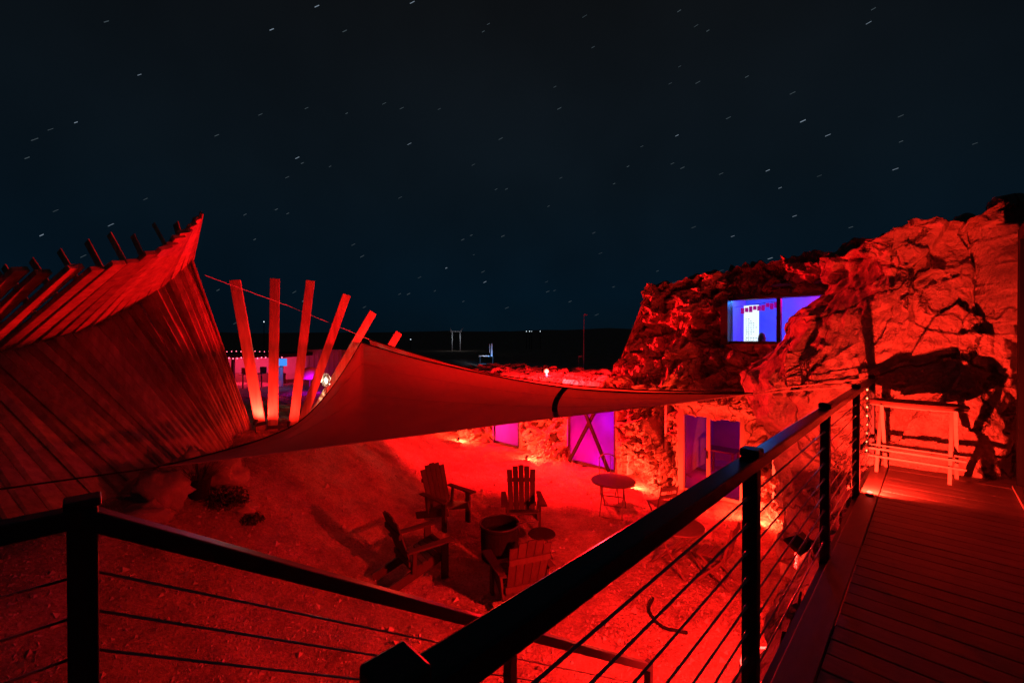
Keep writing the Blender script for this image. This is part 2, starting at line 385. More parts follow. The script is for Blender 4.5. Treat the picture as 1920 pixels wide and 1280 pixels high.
# --- upper front with the long window
WU0, WU1, WZ0, WZ1 = -3.46, -1.55, 1.50, 2.47
def topz(u):
    return 3.28 + .12 * (u + 3) + .22 * noise.noise(Vector((u * 2.3, 2, 5))) + .16 * noise.noise(Vector((u * 6.5, 1, 2)))
def ufront(s, t):
    z0 = .05; 
    if t > .75:
        u = -7.4 + 7.0 * s; k = (t - .75) / .25; zt = topz(max(u, -5.55)); cap = min(zt, .25 + max(0, (u + 6.75)) * 2.35)
        p = D(u, 11.0 + 4 * k, cap); return p + Vector((0, 0, .28 * noise.noise(p * 1.1) + facet(p, 1.3, .3, 6))) * (min(1, k * 6))
    k = t / .75; u = -7.4 + 7.0 * s
    zt = topz(max(u, -5.55)); zt = min(zt, .25 + max(0, (u + 6.75)) * 2.35)
    z = z0 + (zt - z0) * k
    p = D(u, 11, z)
    dw = max(WU0 - u, u - WU1, WZ0 - z, z - WZ1, 0); e_ = sst(.0, .4, dw)
    out = crumple(p + Vector((7, 3, 1)), .35, .45, .22, .08) * (.1 + .9 * e_) + .55 * e_ * sst(1.7, .2, z) * 1.0
    return D(u, 11.0 - out, z)
def keep_up(s, t):
    u = -7.4 + 7.0 * s
    if t > .75: return u > -6.7
    zt = topz(max(u, -5.55)); zt = min(zt, .25 + max(0, (u + 6.75)) * 2.35); z = .05 + (zt - .05) * t / .75
    return u > -6.75 and not (WU0 < u < WU1 and WZ0 < z < WZ1)
sheet('rock_wall', 400, 230, ufront, keep_up)
# --- near shoulder: from the terrace door round to the upper front
PATH = [(1.7, 7.75), (.78, 7.70), (.52, 7.20), (.1, 7.12), (-.42, 7.20), (-.85, 7.70), (-1.15, 8.5), (-1.25, 9.4), (-1.15, 10.6), (-.9, 11.6)]
def cat(ps, s):
    n_ = len(ps) - 1; x = s * n_; i = min(int(x), n_ - 1); f = x - i
    a, b, c, d = (Vector((*ps[max(0, min(n_, k))], 0)) for k in (i - 1, i, i + 1, i + 2))
    return .5 * ((2 * b) + (c - a) * f + (2 * a - 5 * b + 4 * c - d) * f * f + (3 * b - a - 3 * c + d) * f ** 3)
def bulge(z):
    pts = [(-2.5, .55), (-1.2, .75), (-.3, .95), (.9, 1.30), (1.7, .74), (2.5, .09), (3.0, -.05)]
    for (z0, a), (z1, b) in zip(pts, pts[1:]):
        if z <= z1: return a + (b - a) * sst(0, 1, (z - z0) / (z1 - z0))
    return 0
def shoulder(s, t):
    q = cat(PATH, s); q2 = cat(PATH, min(1, s + .01)); q1 = cat(PATH, max(0, s - .01)); tg = (q2 - q1).normalized(); nrm = Vector((tg.y, -tg.x, 0))
    if nrm.dot(Vector((-1, -1, 0))) < 0: nrm = -nrm
    wgt = sst(.41, .70, s)
    ztop = 2.93 + .10 * math.sin(s * 9) + .2 * noise.noise(Vector((s * 9, 1, 1))) + .10 * noise.noise(Vector((s * 31, 5, 1))) + .12 * sst(.33, 0.1, s)
    if t > .8:
        k = (t - .8) / .2; b = q + Vector((.75 * k + .3 * k * s, 2.6 * k, 0)); p = D(b.x, b.y, ztop - .25 * k)
        return p + Vector((0, 0, (.3 * noise.noise(p * 1.1) + facet(p, 1.2, .3, 3)) * min(1, k * 5)))
    zb = -.35 + (-2.25) * sst(.45, .52, s)
    z = zb + (ztop - zb) * (t / .8)
    b = q + nrm * (bulge(z) * wgt + (1 - wgt) * (.10 * math.exp(-((z - .2) / .5) ** 2)))
    p = D(b.x, b.y, z)
    # smooth shotcrete skin with folds, sharper cracks than the far rock
    w = Vector((noise.noise(p * .8), noise.noise(p * .8 + Vector((5, 2, 1))), noise.noise(p * .8 + Vector((1, 9, 4))))) * .45
    qq = p + w
    out = .20 * noise.noise(qq * .75) + facet(qq, .8, .22, 2.2) + facet(qq, 1.9, .12, 5.5) + facet(qq, 4.2, .035, 7.5) * sst(-.1, .4, noise.noise(p * .9)) + .05 * (noise.ridged_multi_fractal(qq * 1.7, .9, 2.2, 4, 1, 2) - 1) + .014 * noise.fractal(p * 7, .9, 2.2, 3)
    out += .02 * noise.noise(Vector((p.x * 3, p.y * 3, p.z * 9)))
    fade = sst(0, .1, s) * (1 if s > .43 else min(1, .35 + sst(0, .5, z)))
    o2 = nrm * (out * fade)
    return D(b.x + o2.x, b.y + o2.y, z + .04 * noise.noise(p * 2))
sheet('rock_wall', 430, 330, shoulder, None, smooth=True)

# --- rooms, windows, doors
def hbox(name, mt, u0, u1, v0, v1, z0, z1, parent=house, bevel=0):
    m = MB(); m.dbox(u0, u1, v0, v1, z0, z1); return m.build(name, mt, parent, HO, bevel=bevel)
def room(u0, u1, v0, v1, z0, z1, mt='wall'):
    t_ = .06
    m = MB(); m.dbox(u0, u1, v1, v1 + t_, z0, z1); m.dbox(u0 - t_, u0, v0, v1, z0, z1); m.dbox(u1, u1 + t_, v0, v1, z0, z1)
    m.dbox(u0, u1, v0, v1, z0 - t_, z0 - .001); m.dbox(u0, u1, v0, v1, z1 + .001, z1 + t_)
    return m.build('room_wall', mt, house, HO)
room(-12.2, -10.2, 11.12, 13.6, -2.38, -.2)
room(-8.7, -6.3, 11.12, 13.8, -2.38, -.1)
room(-5.1, -2.6, 11.12, 14.6, -2.38, -.1, 'linen')
room(-3.7, -1.2, 11.2, 13.0, 1.1, 2.75, 'blueglow_wall')
MAG, VIO, BLU = (1, 0.0, .30), (.28, .0, 1), (.02, .16, 1)
light(D(-11.5, 11.45, -1.7), 60, house, (1, .01, .20), .1); light(D(-10.8, 12.2, -1.0), 18, house, (1, 0, .4), .1)
light(D(-7.85, 11.42, -1.75), 48, house, (1, 0, .15), .10); light(D(-6.85, 11.5, -.9), 9, house, (.30, .0, 1), .12); light(D(-7.1, 11.38, -2.2), 5, house, (.45, 0, 1), .08); light(D(-7.4, 12.6, -.8), 6, house, (.4, 0, 1), .1)
light(D(-3.1, 13.6, -.5), 15, house, (.40, 0, 1), .15); light(D(-4.3, 12.4, -1.9), 14, house, (1, .0, .06), .15)
light(D(-3.1, 11.9, 2.55), 30, house, (.03, .26, 1), .1); light(D(-2.6, 12.2, 1.45), 15, house, (.03, .22, 1), .1); light(D(-1.5, 12.5, 2.55), 110, house, (1, 0, .30), .06)
# window A and B, frosted
for (a, b, zt), br in ((OPEN[0], False), (OPEN[1], True)):
    w = hbox('window', 'darkframe', a, a + .07, 11.02, 11.10, -2.38, zt + .2)
    hbox('frame', 'darkframe', b - .07, b, 11.02, 11.10, -2.38, zt + .2, w); hbox('frame', 'darkframe', a + .07, b - .07, 11.02, 11.10, -2.38, -2.30, w)
    hbox('pane', 'frosted', a + .07, b - .07, 11.05, 11.062, -2.30, zt + .2, w)
    if br:
        for u0, u1 in ((a + .12, b - .42), (b - .14, a + .50)):
            m = MB(); m.beam(D(u0, 10.9 + (.03 if u0 < -7 else -.03), -2.34), D(u1, 10.9 + (.03 if u0 < -7 else -.03), zt + .15), .05, .10); m.build('cross_brace', 'matteblack', house, HO)
# sliding door C
a, b, zt = OPEN[2]
d_ = hbox('sliding_door', 'frame', a, a + .14, 10.96, 11.10, -2.38, zt + .25)
for u0, u1, z0, z1, nm in ((a + .70, a + .78, -2.30, zt + .2, 'stile'), (b - .10, b, -2.38, zt + .25, 'frame'), (a + .14, b - .10, -2.38, -2.30, 'sill')):
    hbox(nm, 'frame', u0, u1, 11.0, 11.09, z0, z1, d_)
hbox('pane', 'glass', a + .14, a + .70, 11.045, 11.055, -2.30, zt + .2, d_); hbox('pane', 'glass', a + .78, b - .10, 11.045, 11.055, -2.30, zt + .2, d_)
hbox('handle', 'matteblack', a + .715, a + .745, 10.95, 10.998, -1.42, -1.24, d_)
# a table inside, seen through the door
t_ = thing('indoor_table', 'shadowy table standing inside behind the sliding glass door', 'table', D(-4.2, 13.0, -2.38))
m = MB(); m.dbox(-4.7, -3.9, 12.7, 13.3, -1.66, -1.62); m.build('table_top', 'darkwood', t_, t_.location)
for u in (-4.66, -3.98):
    for vv in (12.74, 13.22):
        m = MB(); m.dbox(u, u + .05, vv, vv + .05, -2.38, -1.66); m.build('leg', 'darkwood', t_, t_.location)
mt_ = MB(); mt_.dbox(-4.5, -3.75, 10.2, 10.75, H(*D(-4.1, 10.5).xy) + .03, H(*D(-4.1, 10.5).xy) + .05); o = mt_.build('doormat', 'matteblack', org=D(-4.1, 10.5, -2.38)); tag(o, 'dark doormat on the ground before the sliding door', 'doormat')
# upper window
w = hbox('window', 'darkframe', WU0 - .16, WU0, 10.78, 11.16, WZ0 - .08, WZ1 + .06)
hbox('frame', 'darkframe', WU0, WU1, 10.86, 11.16, WZ1, WZ1 + .06, w); hbox('sill', 'darkframe', WU0, WU1, 10.9, 11.16, WZ0 - .06, WZ0, w)
hbox('mullion', 'darkframe', -2.50, -2.42, 10.98, 11.12, WZ0, WZ1, w); hbox('frame', 'darkframe', WU1, WU1 + .08, 10.86, 11.16, WZ0 - .06, WZ1 + .06, w)
hbox('pane', 'glass', WU0, -2.50, 11.05, 11.06, WZ0, WZ1, w); hbox('pane', 'glass', -2.42, WU1, 11.05, 11.06, WZ0, WZ1, w)
mb_ = thing('menu_board', 'white glowing menu board with dark lines inside the upper window', 'menu board', D(-3.1, 11.3, 1.1))
m = MB(); m.dbox(-3.26, -2.94, 11.30, 11.33, 1.42, 2.36); m.build('panel', 'screen', mb_, mb_.location)
m = MB(); m.dbox(-3.08, -3.04, 11.34, 11.37, 1.1, 2.2); m.build('stand', 'darkframe', mb_, mb_.location)
for i in range(12):
    for j in range(rb.randint(2, 5)):
        u = -3.22 + j * .052 + rb.uniform(0, .01)
        m = MB(); m.dbox(u, u + rb.uniform(.015, .035), 11.290, 11.299, 1.47 + i * .05, 1.485 + i * .05); m.build('mark', 'container', mb_, mb_.location)
bt = thing('bunting', 'row of self-glowing magenta flags hanging across the upper window', 'bunting', D(-2.9, 11.22, 2.3))
for i in range(9):
    u = -3.30 + i * .088; z = 2.30 + .012 * i + rb.uniform(-.02, .02)
    m = MB(); m.dbox(u, u + .075, 11.21, 11.218, z - rb.uniform(.08, .15), z); m.build('flag', 'flag_glow', bt, bt.location)  # emission added to the flags, which blue room light would leave dark
m = MB(); m.tube([D(-3.46, 11.214, 2.32), D(-2.5, 11.214, 2.42)], .004, 5); m.build('string', 'strap', bt, bt.location)
jug = MB(); jug.lathe(D(-2.86, 11.26, 1.40), [(.02, 0), (.07, .02), (.085, .16), (.06, .26), (.03, .30)], 14); o = jug.build('glass_jug', 'container', org=D(-2.86, 11.26, 1.40)); tag(o, 'rounded jug silhouetted beside the menu board in the window', 'jug')
sh_ = thing('window_shelf', 'shelf behind the upper window glass carrying the jug', 'shelf', D(-2.6, 11.3, 1.1))
m = MB(); m.dbox(-2.92, -1.7, 11.2, 11.42, 1.37, 1.398); m.build('shelf_board', 'wall', sh_, sh_.location); m = MB(); m.dbox(-2.2, -2.1, 11.24, 11.4, 1.1, 1.37); m.build('bracket', 'wall', sh_, sh_.location)
# terrace door at the far right
dr = hbox('terrace_door', 'matteblack', .64, .74, 6.86, 7.02, 0.003, 2.6)
hbox('jamb', 'matteblack', .66, .72, 6.50, 6.56, .003, 2.6, dr); hbox('threshold', 'frame', .60, .80, 4.6, 6.86, .003, .035, dr)
hbox('pane', 'glass', .685, .695, 4.6, 6.86, .04, 2.6, dr); hbox('lintel', 'matteblack', .64, .74, 4.6, 7.02, 2.6, 2.72, dr)
hbox('side_wall', 'linen', 1.0, 2.6, 7.40, 7.5, -.2, 2.7); hbox('side_wall', 'linen', .62, 2.6, 4.4, 4.58, .0, 2.7); hbox('side_wall', 'linen', 2.6, 2.7, 4.4, 9.5, .0, 2.7)
hbox('ceiling', 'matteblack', .78, 2.7, 4.4, 7.6, 2.72, 2.8); hbox('side_wall', 'linen', .9, 2.6, 9.4, 9.5, 0, 2.7)
light(D(1.6, 6.4, 2.2), 10, house, (1, .05, .03), .15)

# rock ledge along the deck edge
def ledge(s, t):
    v = 1.6 + 5.6 * s; p = D(-.7, v, t)
    z = -.02 - .55 * t; u = -.585 - .17 * t - .10 * math.sin(t * 3)
    n_ = .12 * noise.noise(p * 2.1) + facet(p, 3.0, .10, 3.3) + .03 * noise.noise(p * 9)
    k = sst(0, .3, .5 + noise.noise(Vector((v * 1.3, 3, 3))))
    return D(u - n_ * k * .6, v, z - .10 * (1 - k) + n_ * .4)
m = MB(); nu, nv = 180, 16
m.v = [ledge(i / (nu - 1), j / (nv - 1)) for j in range(nv) for i in range(nu)]
m.f = [(j * nu + i, j * nu + i + 1, (j + 1) * nu + i + 1, (j + 1) * nu + i) for j in range(nv - 1) for i in range(nu - 1)]
o = m.build('rock_ledge', 'rock', org=D(-.7, 4, -2.4)); tag(o, 'rough rock ledge running beneath the cable railing posts', 'rock')

# ================================================================== RAILINGS
rl = thing('cable_railing', 'black handrail with steel cables along the deck edge towards the rock', 'railing', D(-.56, 3.5, 0)); RO = Vector(rl.location)
UR = -.545; VP = [.315, 2.0, 3.75, 5.5, 7.05]
m = MB(); m.dbox(UR - .034, UR + .034, .315, 7.05, 1.018, 1.072); m.build('handrail', 'handrailpaint', rl, RO, bevel=.006)
for i, v in enumerate(VP):
    m = MB(); m.dbox(UR - .029, UR + .029, v - .029, v + .029, -.24, 1.016); p_ = m.build('post', 'blackmetal', rl, RO, bevel=.004)
    m = MB(); m.dbox(UR - .038, UR + .038, v - .038, v + .038, 1.073, 1.105); m.build('post_cap', 'blackmetal', p_, None, bevel=.006)
    p_.children[0].data.transform(Matrix.Translation(-RO))
for k in range(8):
    z = .905 - k * .112
    m = MB(); m.tube([D(UR, .315, z), D(UR, 7.05, z)], .0042, 6); m.build('cable', 'cable', rl, RO, smooth=True)
    for v in VP[1:4]:
        m = MB(); m.tube([D(UR, v - .085, z), D(UR, v - .028, z)], .0075, 7); m.build('cable_fitting', 'cable', rl, RO, smooth=True)
# stair railing: level at the landing, then down with the stair
UL = -1.79; VL = .004
sr = thing('stair_railing', 'black railing turning down beside the stairs in the left foreground', 'railing', D(UL, .03, 0)); SO = Vector(sr.location)
E0, E1 = D(UL, .03, 1.045), D(UL, 3.55, 1.045 - 2.40)
m = MB(); m.beam(D(UL, -2.6, 1.045), D(UL, VL, 1.045), .068, .056); m.build('handrail', 'blackmetal', sr, SO, bevel=.006)
m = MB(); m.beam(D(UL, VL, 1.045), E1, .068, .056); m.build('handrail', 'blackmetal', sr, SO, bevel=.006)
m = MB(); m.dbox(UL - .033, UL + .033, VL - .033, VL + .033, -.25, 1.075); m.build('post', 'blackmetal', sr, SO, bevel=.004)
m = MB(); m.dbox(UL - .04, UL + .04, VL - .04, VL + .04, 1.076, 1.10); m.build('post_cap', 'blackmetal', sr, SO, bevel=.005)
m = MB(); m.dbox(UL - .03, UL + .03, 3.52, 3.58, -2.5, E1.z + .05); m.build('post', 'blackmetal', sr, SO, bevel=.004)
m = MB(); m.dbox(UL - .03, UL + .03, 1.77, 1.83, -1.6, -.155); m.build('post', 'blackmetal', sr, SO, bevel=.004)
for k in range(7):
    z = 1.045 - .175 - k * .118
    m = MB(); m.tube([D(UL, -2.6, z), D(UL, .03, z)], .0042, 6); m.build('cable', 'cable', sr, SO, smooth=True)
    m = MB(); m.tube([D(UL, .03, z), D(UL, 3.55, z - 2.40)], .0042, 6); m.build('cable', 'cable', sr, SO, smooth=True)

# ================================================================== TIMBER SHELTER (left)
KEY = [  # ridge px,py,d ; base px,py,d ; rafter end px,py,d
    ((-320, 732, 6.0), (-150, 1075, 4.4), (-95, 522, 5.4)), ((-150, 690, 6.5), (60, 985, 5.3), (35, 509, 5.65)), ((0, 656, 7.0), (270, 897, 6.96), (190, 497, 5.9)),
    ((132, 622, 7.4), (365, 869, 7.8), (285, 478, 6.4)), ((220, 587, 7.7), (410, 842, 8.8), (322, 455, 6.6)),
    ((300, 537, 7.7), (440, 822, 9.8), (352, 430, 6.8)), ((362, 482, 7.7), (471, 800, 11.05), (379, 402, 7.1))]
KV = [[at(*p) for p in k] for k in KEY]
def rib(x):
    n_ = len(KV) - 1; i = min(int(x), n_ - 1); f = x - i; out = []
    for c in range(3):
        a, b, c2, d = (KV[max(0, min(n_, k))][c] for k in (i - 1, i, i + 1, i + 2))
        out.append(.5 * ((2 * b) + (c2 - a) * f + (2 * a - 5 * b + 4 * c2 - d) * f * f + (3 * b - a - 3 * c2 + d) * f ** 3))
    return out
sh = thing('timber_shelter', 'large leaning timber plank shelter with jutting rafters at the left', 'shelter', at(300, 900, 7.3)); TO = Vector(sh.location)
rt_ = random.Random(9)
XR = [0, .33, .66, 1, 1.33, 1.66] + [2 + .29 * i for i in range(4)] + [3.15, 3.5, 3.85, 4.2, 4.5, 4.8, 5.1, 5.35, 5.6, 5.8, 6.0]
for i, x in enumerate(XR):
    r, b, e_ = rib(x)
    m = MB(); rn = rib(min(6, x + .05))[0] - rib(max(0, x - .05))[0]; un = rn.cross(e_ - r).normalized()
    m.beam(r - (e_ - r).normalized() * .05, e_ + (e_ - r) * rt_.uniform(-.04, .05), min(.19, .62 * rn.length / .1 * (XR[min(i + 1, len(XR) - 1)] - XR[min(i, len(XR) - 2)])), .07, up=un + rn.normalized() * rt_.uniform(.15, .3)); m.build('rafter', 'timber', sh, TO, bevel=.006)
    if i < len(XR) - 1:
        for h in range(2):
            x0 = x + (XR[i + 1] - x) * (h * .5); x1 = x + (XR[i + 1] - x) * (h * .5 + .485)
            r0, b0, _ = rib(x0); r1, b1, _ = rib(x1)
            b0 = b0 + (b0 - r0).normalized() * 1.1; b1 = b1 + (b1 - r1).normalized() * 1.1
            nn = (r1 - r0).cross(b0 - r0).normalized()
            off = nn * (.035 * (h if i % 3 else 1 - h) + rt_.uniform(-.015, .02)); th = nn * .045
            if nn.dot(CAM - r0) < 0: th = -th; off = -off
            m = MB(); m.hexa([b0 + off, b1 + off, b1 + off - th, b0 + off - th, r0 + off, r1 + off, r1 + off - th, r0 + off - th]); m.build('wall_plank', 'timber', sh, TO)
for x0, y0, x1, y1, w_ in ((331, 389, 345, 440, .2), (289, 390, 320, 446, .1), (250, 412, 275, 466, .16), (206, 409, 240, 472, .18), (164, 423, 196, 484, .2), (112, 440, 146, 496, .18), (60, 458, 92, 505, .2), (8, 470, 40, 520, .2)):
    y0 += 30; y1 += 30; a_ = at(x0, y0, 11.4); b_ = at(x0 + (x1 - x0) * 2.2, y0 + (y1 - y0) * 2.2, 11.0); m = MB(); m.beam(a_, b_, w_, .03, up=(-.45, -1, .2)); m.build('back_slat', 'timber', sh, TO)
# fan of single posts continuing it
FAN = [((488, 795, 11.0), (441, 525, 10.6), .235, 'leftmost'), ((511, 802, 11.0), (516, 523, 11.2), .225, 'second'), ((549, 802, 11.4), (582, 527, 12.0), .225, 'third'),
       ((562, 800, 12.2), (650, 553, 13.0), .23, 'fourth'), ((574, 800, 13.0), (699, 586, 14.2), .24, 'fifth'), ((640, 805, 14.0), (747, 624, 15.5), .25, 'sixth'), ((690, 810, 15.0), (797, 671, 17.0), .26, 'last')]
LB = {'leftmost': 'leftmost of the fanned timber posts, leaning left beside the plank shelter', 'second': 'upright timber post, second from left in the fan',
      'third': 'third timber post from left in the fan, leaning slightly right', 'fourth': 'fourth timber post of the fan, patterned by lantern light at its foot',
      'fifth': 'fifth timber post of the fan, crossing the shade sail corner', 'sixth': 'short-looking timber post end rising above the sail edge, sixth of the fan', 'last': 'smallest timber post tip just above the sail edge, rightmost of the fan'}
FP = []
for (b, t, w_, k) in FAN:
    B, T = at(*b), at(*t); o = thing('timber_post', LB[k], 'post', B, 0, 'fan of leaning timber posts')
    m = MB(); m.beam(B - (T - B).normalized() * .6, T, w_ * 1.0, w_ * .75, up=(.45, -.9, 0)); m.build('shaft', 'timber', o, B, bevel=.008)
    m = MB(); m.beam(B - (T - B).normalized() * .02, B + (T - B).normalized() * .07, w_ * 1.05, w_ * .8, up=(.45, -.9, 0)); m.build('base_strap', 'darkframe', o, B)
    FP.append((B, T))

# ================================================================== SHADE SAILS
A = at(1412, 738, 6.5); Bc = at(677, 642, 14.0); Cc = at(296, 876, 5.5)
def poly(pts, n_):                          # resample a polyline of points with even steps through a Catmull-Rom
    out = []; k = len(pts) - 1
    for j in range(n_):
        x = j / (n_ - 1) * k; i = min(int(x), k - 1); f = x - i
        a, b, c, d = (pts[max(0, min(k, q_))] for q_ in (i - 1, i, i + 1, i + 2))
        out.append(.5 * ((2 * b) + (c - a) * f + (2 * a - 5 * b + 4 * c - d) * f * f + (3 * b - a - 3 * c + d) * f ** 3))
    return out
upA = [A, at(1300, 738, 7.2), at(1180, 736, 8.0), at(1060, 727, 9.0), at(940, 707, 10.2), at(830, 684, 11.4), at(750, 664, 12.6), Bc]
upB = [Bc, at(645, 694, 12.4), at(608, 745, 10.8), at(562, 790, 9.2), at(505, 818, 8.0), at(430, 842, 6.9), Cc]
lo = [A, at(1300, 752, 6.6), at(1160, 769, 6.7), at(1000, 788, 6.8), at(860, 806, 6.8), at(700, 826, 6.6), at(560, 844, 6.3), at(430, 860, 5.9), Cc]
sl = thing('shade_sail', 'big triangular shade sail stretched across the courtyard', 'shade sail', at(860, 800, 8)); SLO = Vector(sl.location)
NS, NT = 90, 22
up_ = poly(upA, 58) + poly(upB, 33)[1:]; low = poly(lo, 90); m = MB()
for j in range(NT):
    t = j / (NT - 1)
    for i in range(NS):
        p = low[i].lerp(up_[i], t); wv = math.sin(math.pi * i / (NS - 1)) * math.sin(math.pi * t)
        m.v.append(p + Vector((0, 0, -.12 * wv + .015 * noise.noise(Vector((i * .11, t * 2, 3))) * wv)))
m.f = [(j * NS + i, j * NS + i + 1, (j + 1) * NS + i + 1, (j + 1) * NS + i) for j in range(NT - 1) for i in range(NS - 1)]
m.build('fabric', 'sail', sl, SLO, smooth=True)
def seg(a_, b_, r): 
    mm = MB(); mm.tube(a_ if isinstance(a_, list) else [a_, b_], r, 6); return mm
seg(up_[:58], None, .022).build('hem', 'strap', sl, SLO, smooth=True); seg(up_[57:], None, .018).build('hem', 'strap', sl, SLO, smooth=True); seg(low, None, .010).build('hem', 'sail2', sl, SLO, smooth=True)
def sailp(i, t):
    p = low[i].lerp(up_[i], t); wv = math.sin(math.pi * i / (NS - 1)) * math.sin(math.pi * t); return p + Vector((0, 0, -.12 * wv))
m = MB(); 
for j in range(20):
    t0, t1 = j / 20, (j + 1) / 20
    ii = lambda t: 30.2 - 5.8 * t + 1.2 * (1 - t) * t
    def sp(t, dd):
        x = ii(t) + dd; i = int(x); return sailp(i, t).lerp(sailp(i + 1, t), x - i) + Vector((0, -.015, 0))
    m.add([sp(t0, -.35), sp(t0, .35), sp(t1, .35), sp(t1, -.35)], [(0, 1, 2, 3)])
m.build('dark_band', 'strap', sl, SLO)  # narrow dark band laid across the fabric
for tt in (.34, .68):
    seg([sailp(i, tt) + Vector((0, -.004, .004)) for i in range(4, 86)], None, .0025).build('seam', 'sail2', sl, SLO)
endp = D(UR, 7.05, 1.04)
seg(A, endp + Vector((0, 0, -.06)), .009).build('guy_rope', 'palewood', sl, SLO); seg(A + Vector((0, 0, .03)), endp + Vector((-.02, 0, .03)), .008).build('guy_rope', 'palewood', sl, SLO)
seg(at(1450, 741, 6.3), at(1468, 740, 6.25), .022).build('turnbuckle', 'steel', sl, SLO)
seg([Cc, at(150, 896, 4.9), at(0, 917, 4.4), at(-120, 933, 4.1)], None, .011).build('guy_rope', 'strap', sl, SLO)
s2 = thing('shade_sail', 'second shade sail seen edge-on as a red sliver above the big sail', 'shade sail', at(900, 700, 13)); S2 = Vector(s2.location)
tp2 = poly([at(692, 636, 14.1), at(800, 669, 13.4), at(915, 699, 12.5), at(1050, 719, 11.4), at(1200, 731, 10.0), at(1400, 735, 8.2)], 40)
bt2 = poly([at(692, 650, 14.3), at(800, 702, 13.9), at(915, 730, 13.3), at(1050, 752, 12.2), at(1200, 750, 10.6), at(1400, 739, 8.4)], 40)
m = MB(); m.v = tp2 + [a_.lerp(b_, .5) + Vector((0, .1, 0)) for a_, b_ in zip(tp2, bt2)] + bt2; m.f = [(r_ * 40 + i, r_ * 40 + i + 1, (r_ + 1) * 40 + i + 1, (r_ + 1) * 40 + i) for r_ in (0, 1) for i in range(39)]
m.build('fabric', 'sail', s2, S2, smooth=True)
seg(tp2, None, .02).build('hem', 'strap', s2, S2); seg([at(384, 516, 8.1), at(540, 573, 11.6), at(692, 636, 14.05)], None, .006).build('guy_rope', 'polepaint', s2, S2)

# ================================================================== FURNITURE
def part(name, mt, root, fn, bevel=0, smooth=False):
    m = MB(); fn(m); return m.build(name, mt, root, bevel=bevel, smooth=smooth)
def adirondack():                            # faces -y, back towards +y
    t = thing('adirondack_chair', 'x', 'chair', (0, 0, 0), 0, 'wooden lounge chairs round the fire pit')
    seat = lambda y: .40 - (y + .30) * .28
    for s in (-1, 1):
        part('front_leg', 'chairwood', t, lambda m: m.box((s * .29, -.27, .28), (.035, .11, .56)))
        part('side_rail', 'chairwood', t, lambda m: m.beam((s * .255, -.33, .36), (s * .255, .62, .05), .035, .13))
        part('armrest', 'chairwood', t, lambda m: m.hexa([(s * .34 + a * .07, y, z) for z in (.56, .585) for a, y in ((-1, -.38), (1, -.38), (.5, .34), (-.8, .34))]))
        part('arm_brace', 'chairwood', t, lambda m: m.beam((s * .29, .22, .22), (s * .33, .22, .56), .03, .06))
    for i in range(6):
        y = -.31 + i * .088
        part('seat_slat', 'chairwood', t, lambda m: m.box((0, y, seat(y) + .015), (.54, .078, .02), Matrix.Rotation(-.27, 3, 'X')))
    hs = (.97, 1.03, 1.05, 1.03, .97)
    for i in range(5):
        x = -.216 + i * .108; z1 = hs[i]
        part('back_slat', 'chairwood', t, lambda m: m.hexa([(x * f + a * w_, y + b * .011, z) for z, y, f, w_ in ((.19, .19, .92, .047), (z1, .19 + (z1 - .19) * .34, 1.06, .053)) for a, b in ((-1, -1), (1, -1), (1, 1), (-1, 1))]))
    for z in (.36, .78):
        part('back_rail', 'chairwood', t, lambda m: m.box((0, .22 + (z - .19) * .34, z), (.56, .025, .07)))
    return t
ad = adirondack()
def face(o, p, target, extra=0, sc=1):
    o.location = p; dx, dy = target[0] - p[0], target[1] - p[1]; o.rotation_euler = (0, 0, math.atan2(dy, dx) + math.pi / 2 + extra); o.scale = (sc,) * 3
pit = gr(937, 1046)
for i, (px, py, lab, ex) in enumerate(((838, 982, 'wooden lounge chair at the back left of the fire pit, turned right', .15), (980, 992, 'wooden lounge chair facing the camera behind the fire pit, light between its slats', .06),
                                       (786, 1078, 'wooden lounge chair seen from the side, left of the fire pit', .25), (972, 1128, 'wooden lounge chair seen from behind, nearest the handrail', .1))):
    c = ad if i == 0 else copy_tree(ad); c['label'] = lab; face(c, gr(px, py), (pit if i != 1 else Vector((.1, 0, 0))), ex, 1.12)
fp = thing('fire_pit', 'black round drum fire pit between the lounge chairs', 'fire pit', pit)
part('drum', 'matteblack', fp, lambda m: m.lathe((0, 0, 0), [(.30, 0), (.33, .03), (.345, .30), (.345, .56), (.36, .58), (.36, .62), (.32, .62), (.31, .45), (.02, .42)], 32), smooth=False)
part('rim', 'blackmetal', fp, lambda m: m.tube([(.355 * math.cos(k * math.pi / 16), .355 * math.sin(k * math.pi / 16), .625) for k in range(33)], .014, 8, False), smooth=True)
part('poker_handle', 'blackmetal', fp, lambda m: m.tube([(.30, .0, .6), (.45, .02, .63), (.62, .05, .62)], .008, 6))
p = gr(1016, 1052); tb = thing('side_table', 'small dark round side table right of the fire pit', 'side table', p)
part('table_top', 'strap', tb, lambda m: m.lathe((0, 0, .44), [(.02, 0), (.235, 0), (.245, .012), (.235, .028), (.02, .028)], 28))
for k in range(3):
    a_ = k * 2.094; part('leg', 'blackmetal', tb, lambda m: m.tube([(.06 * math.cos(a_), .06 * math.sin(a_), .44), (.19 * math.cos(a_), .19 * math.sin(a_), 0)], .011, 6))
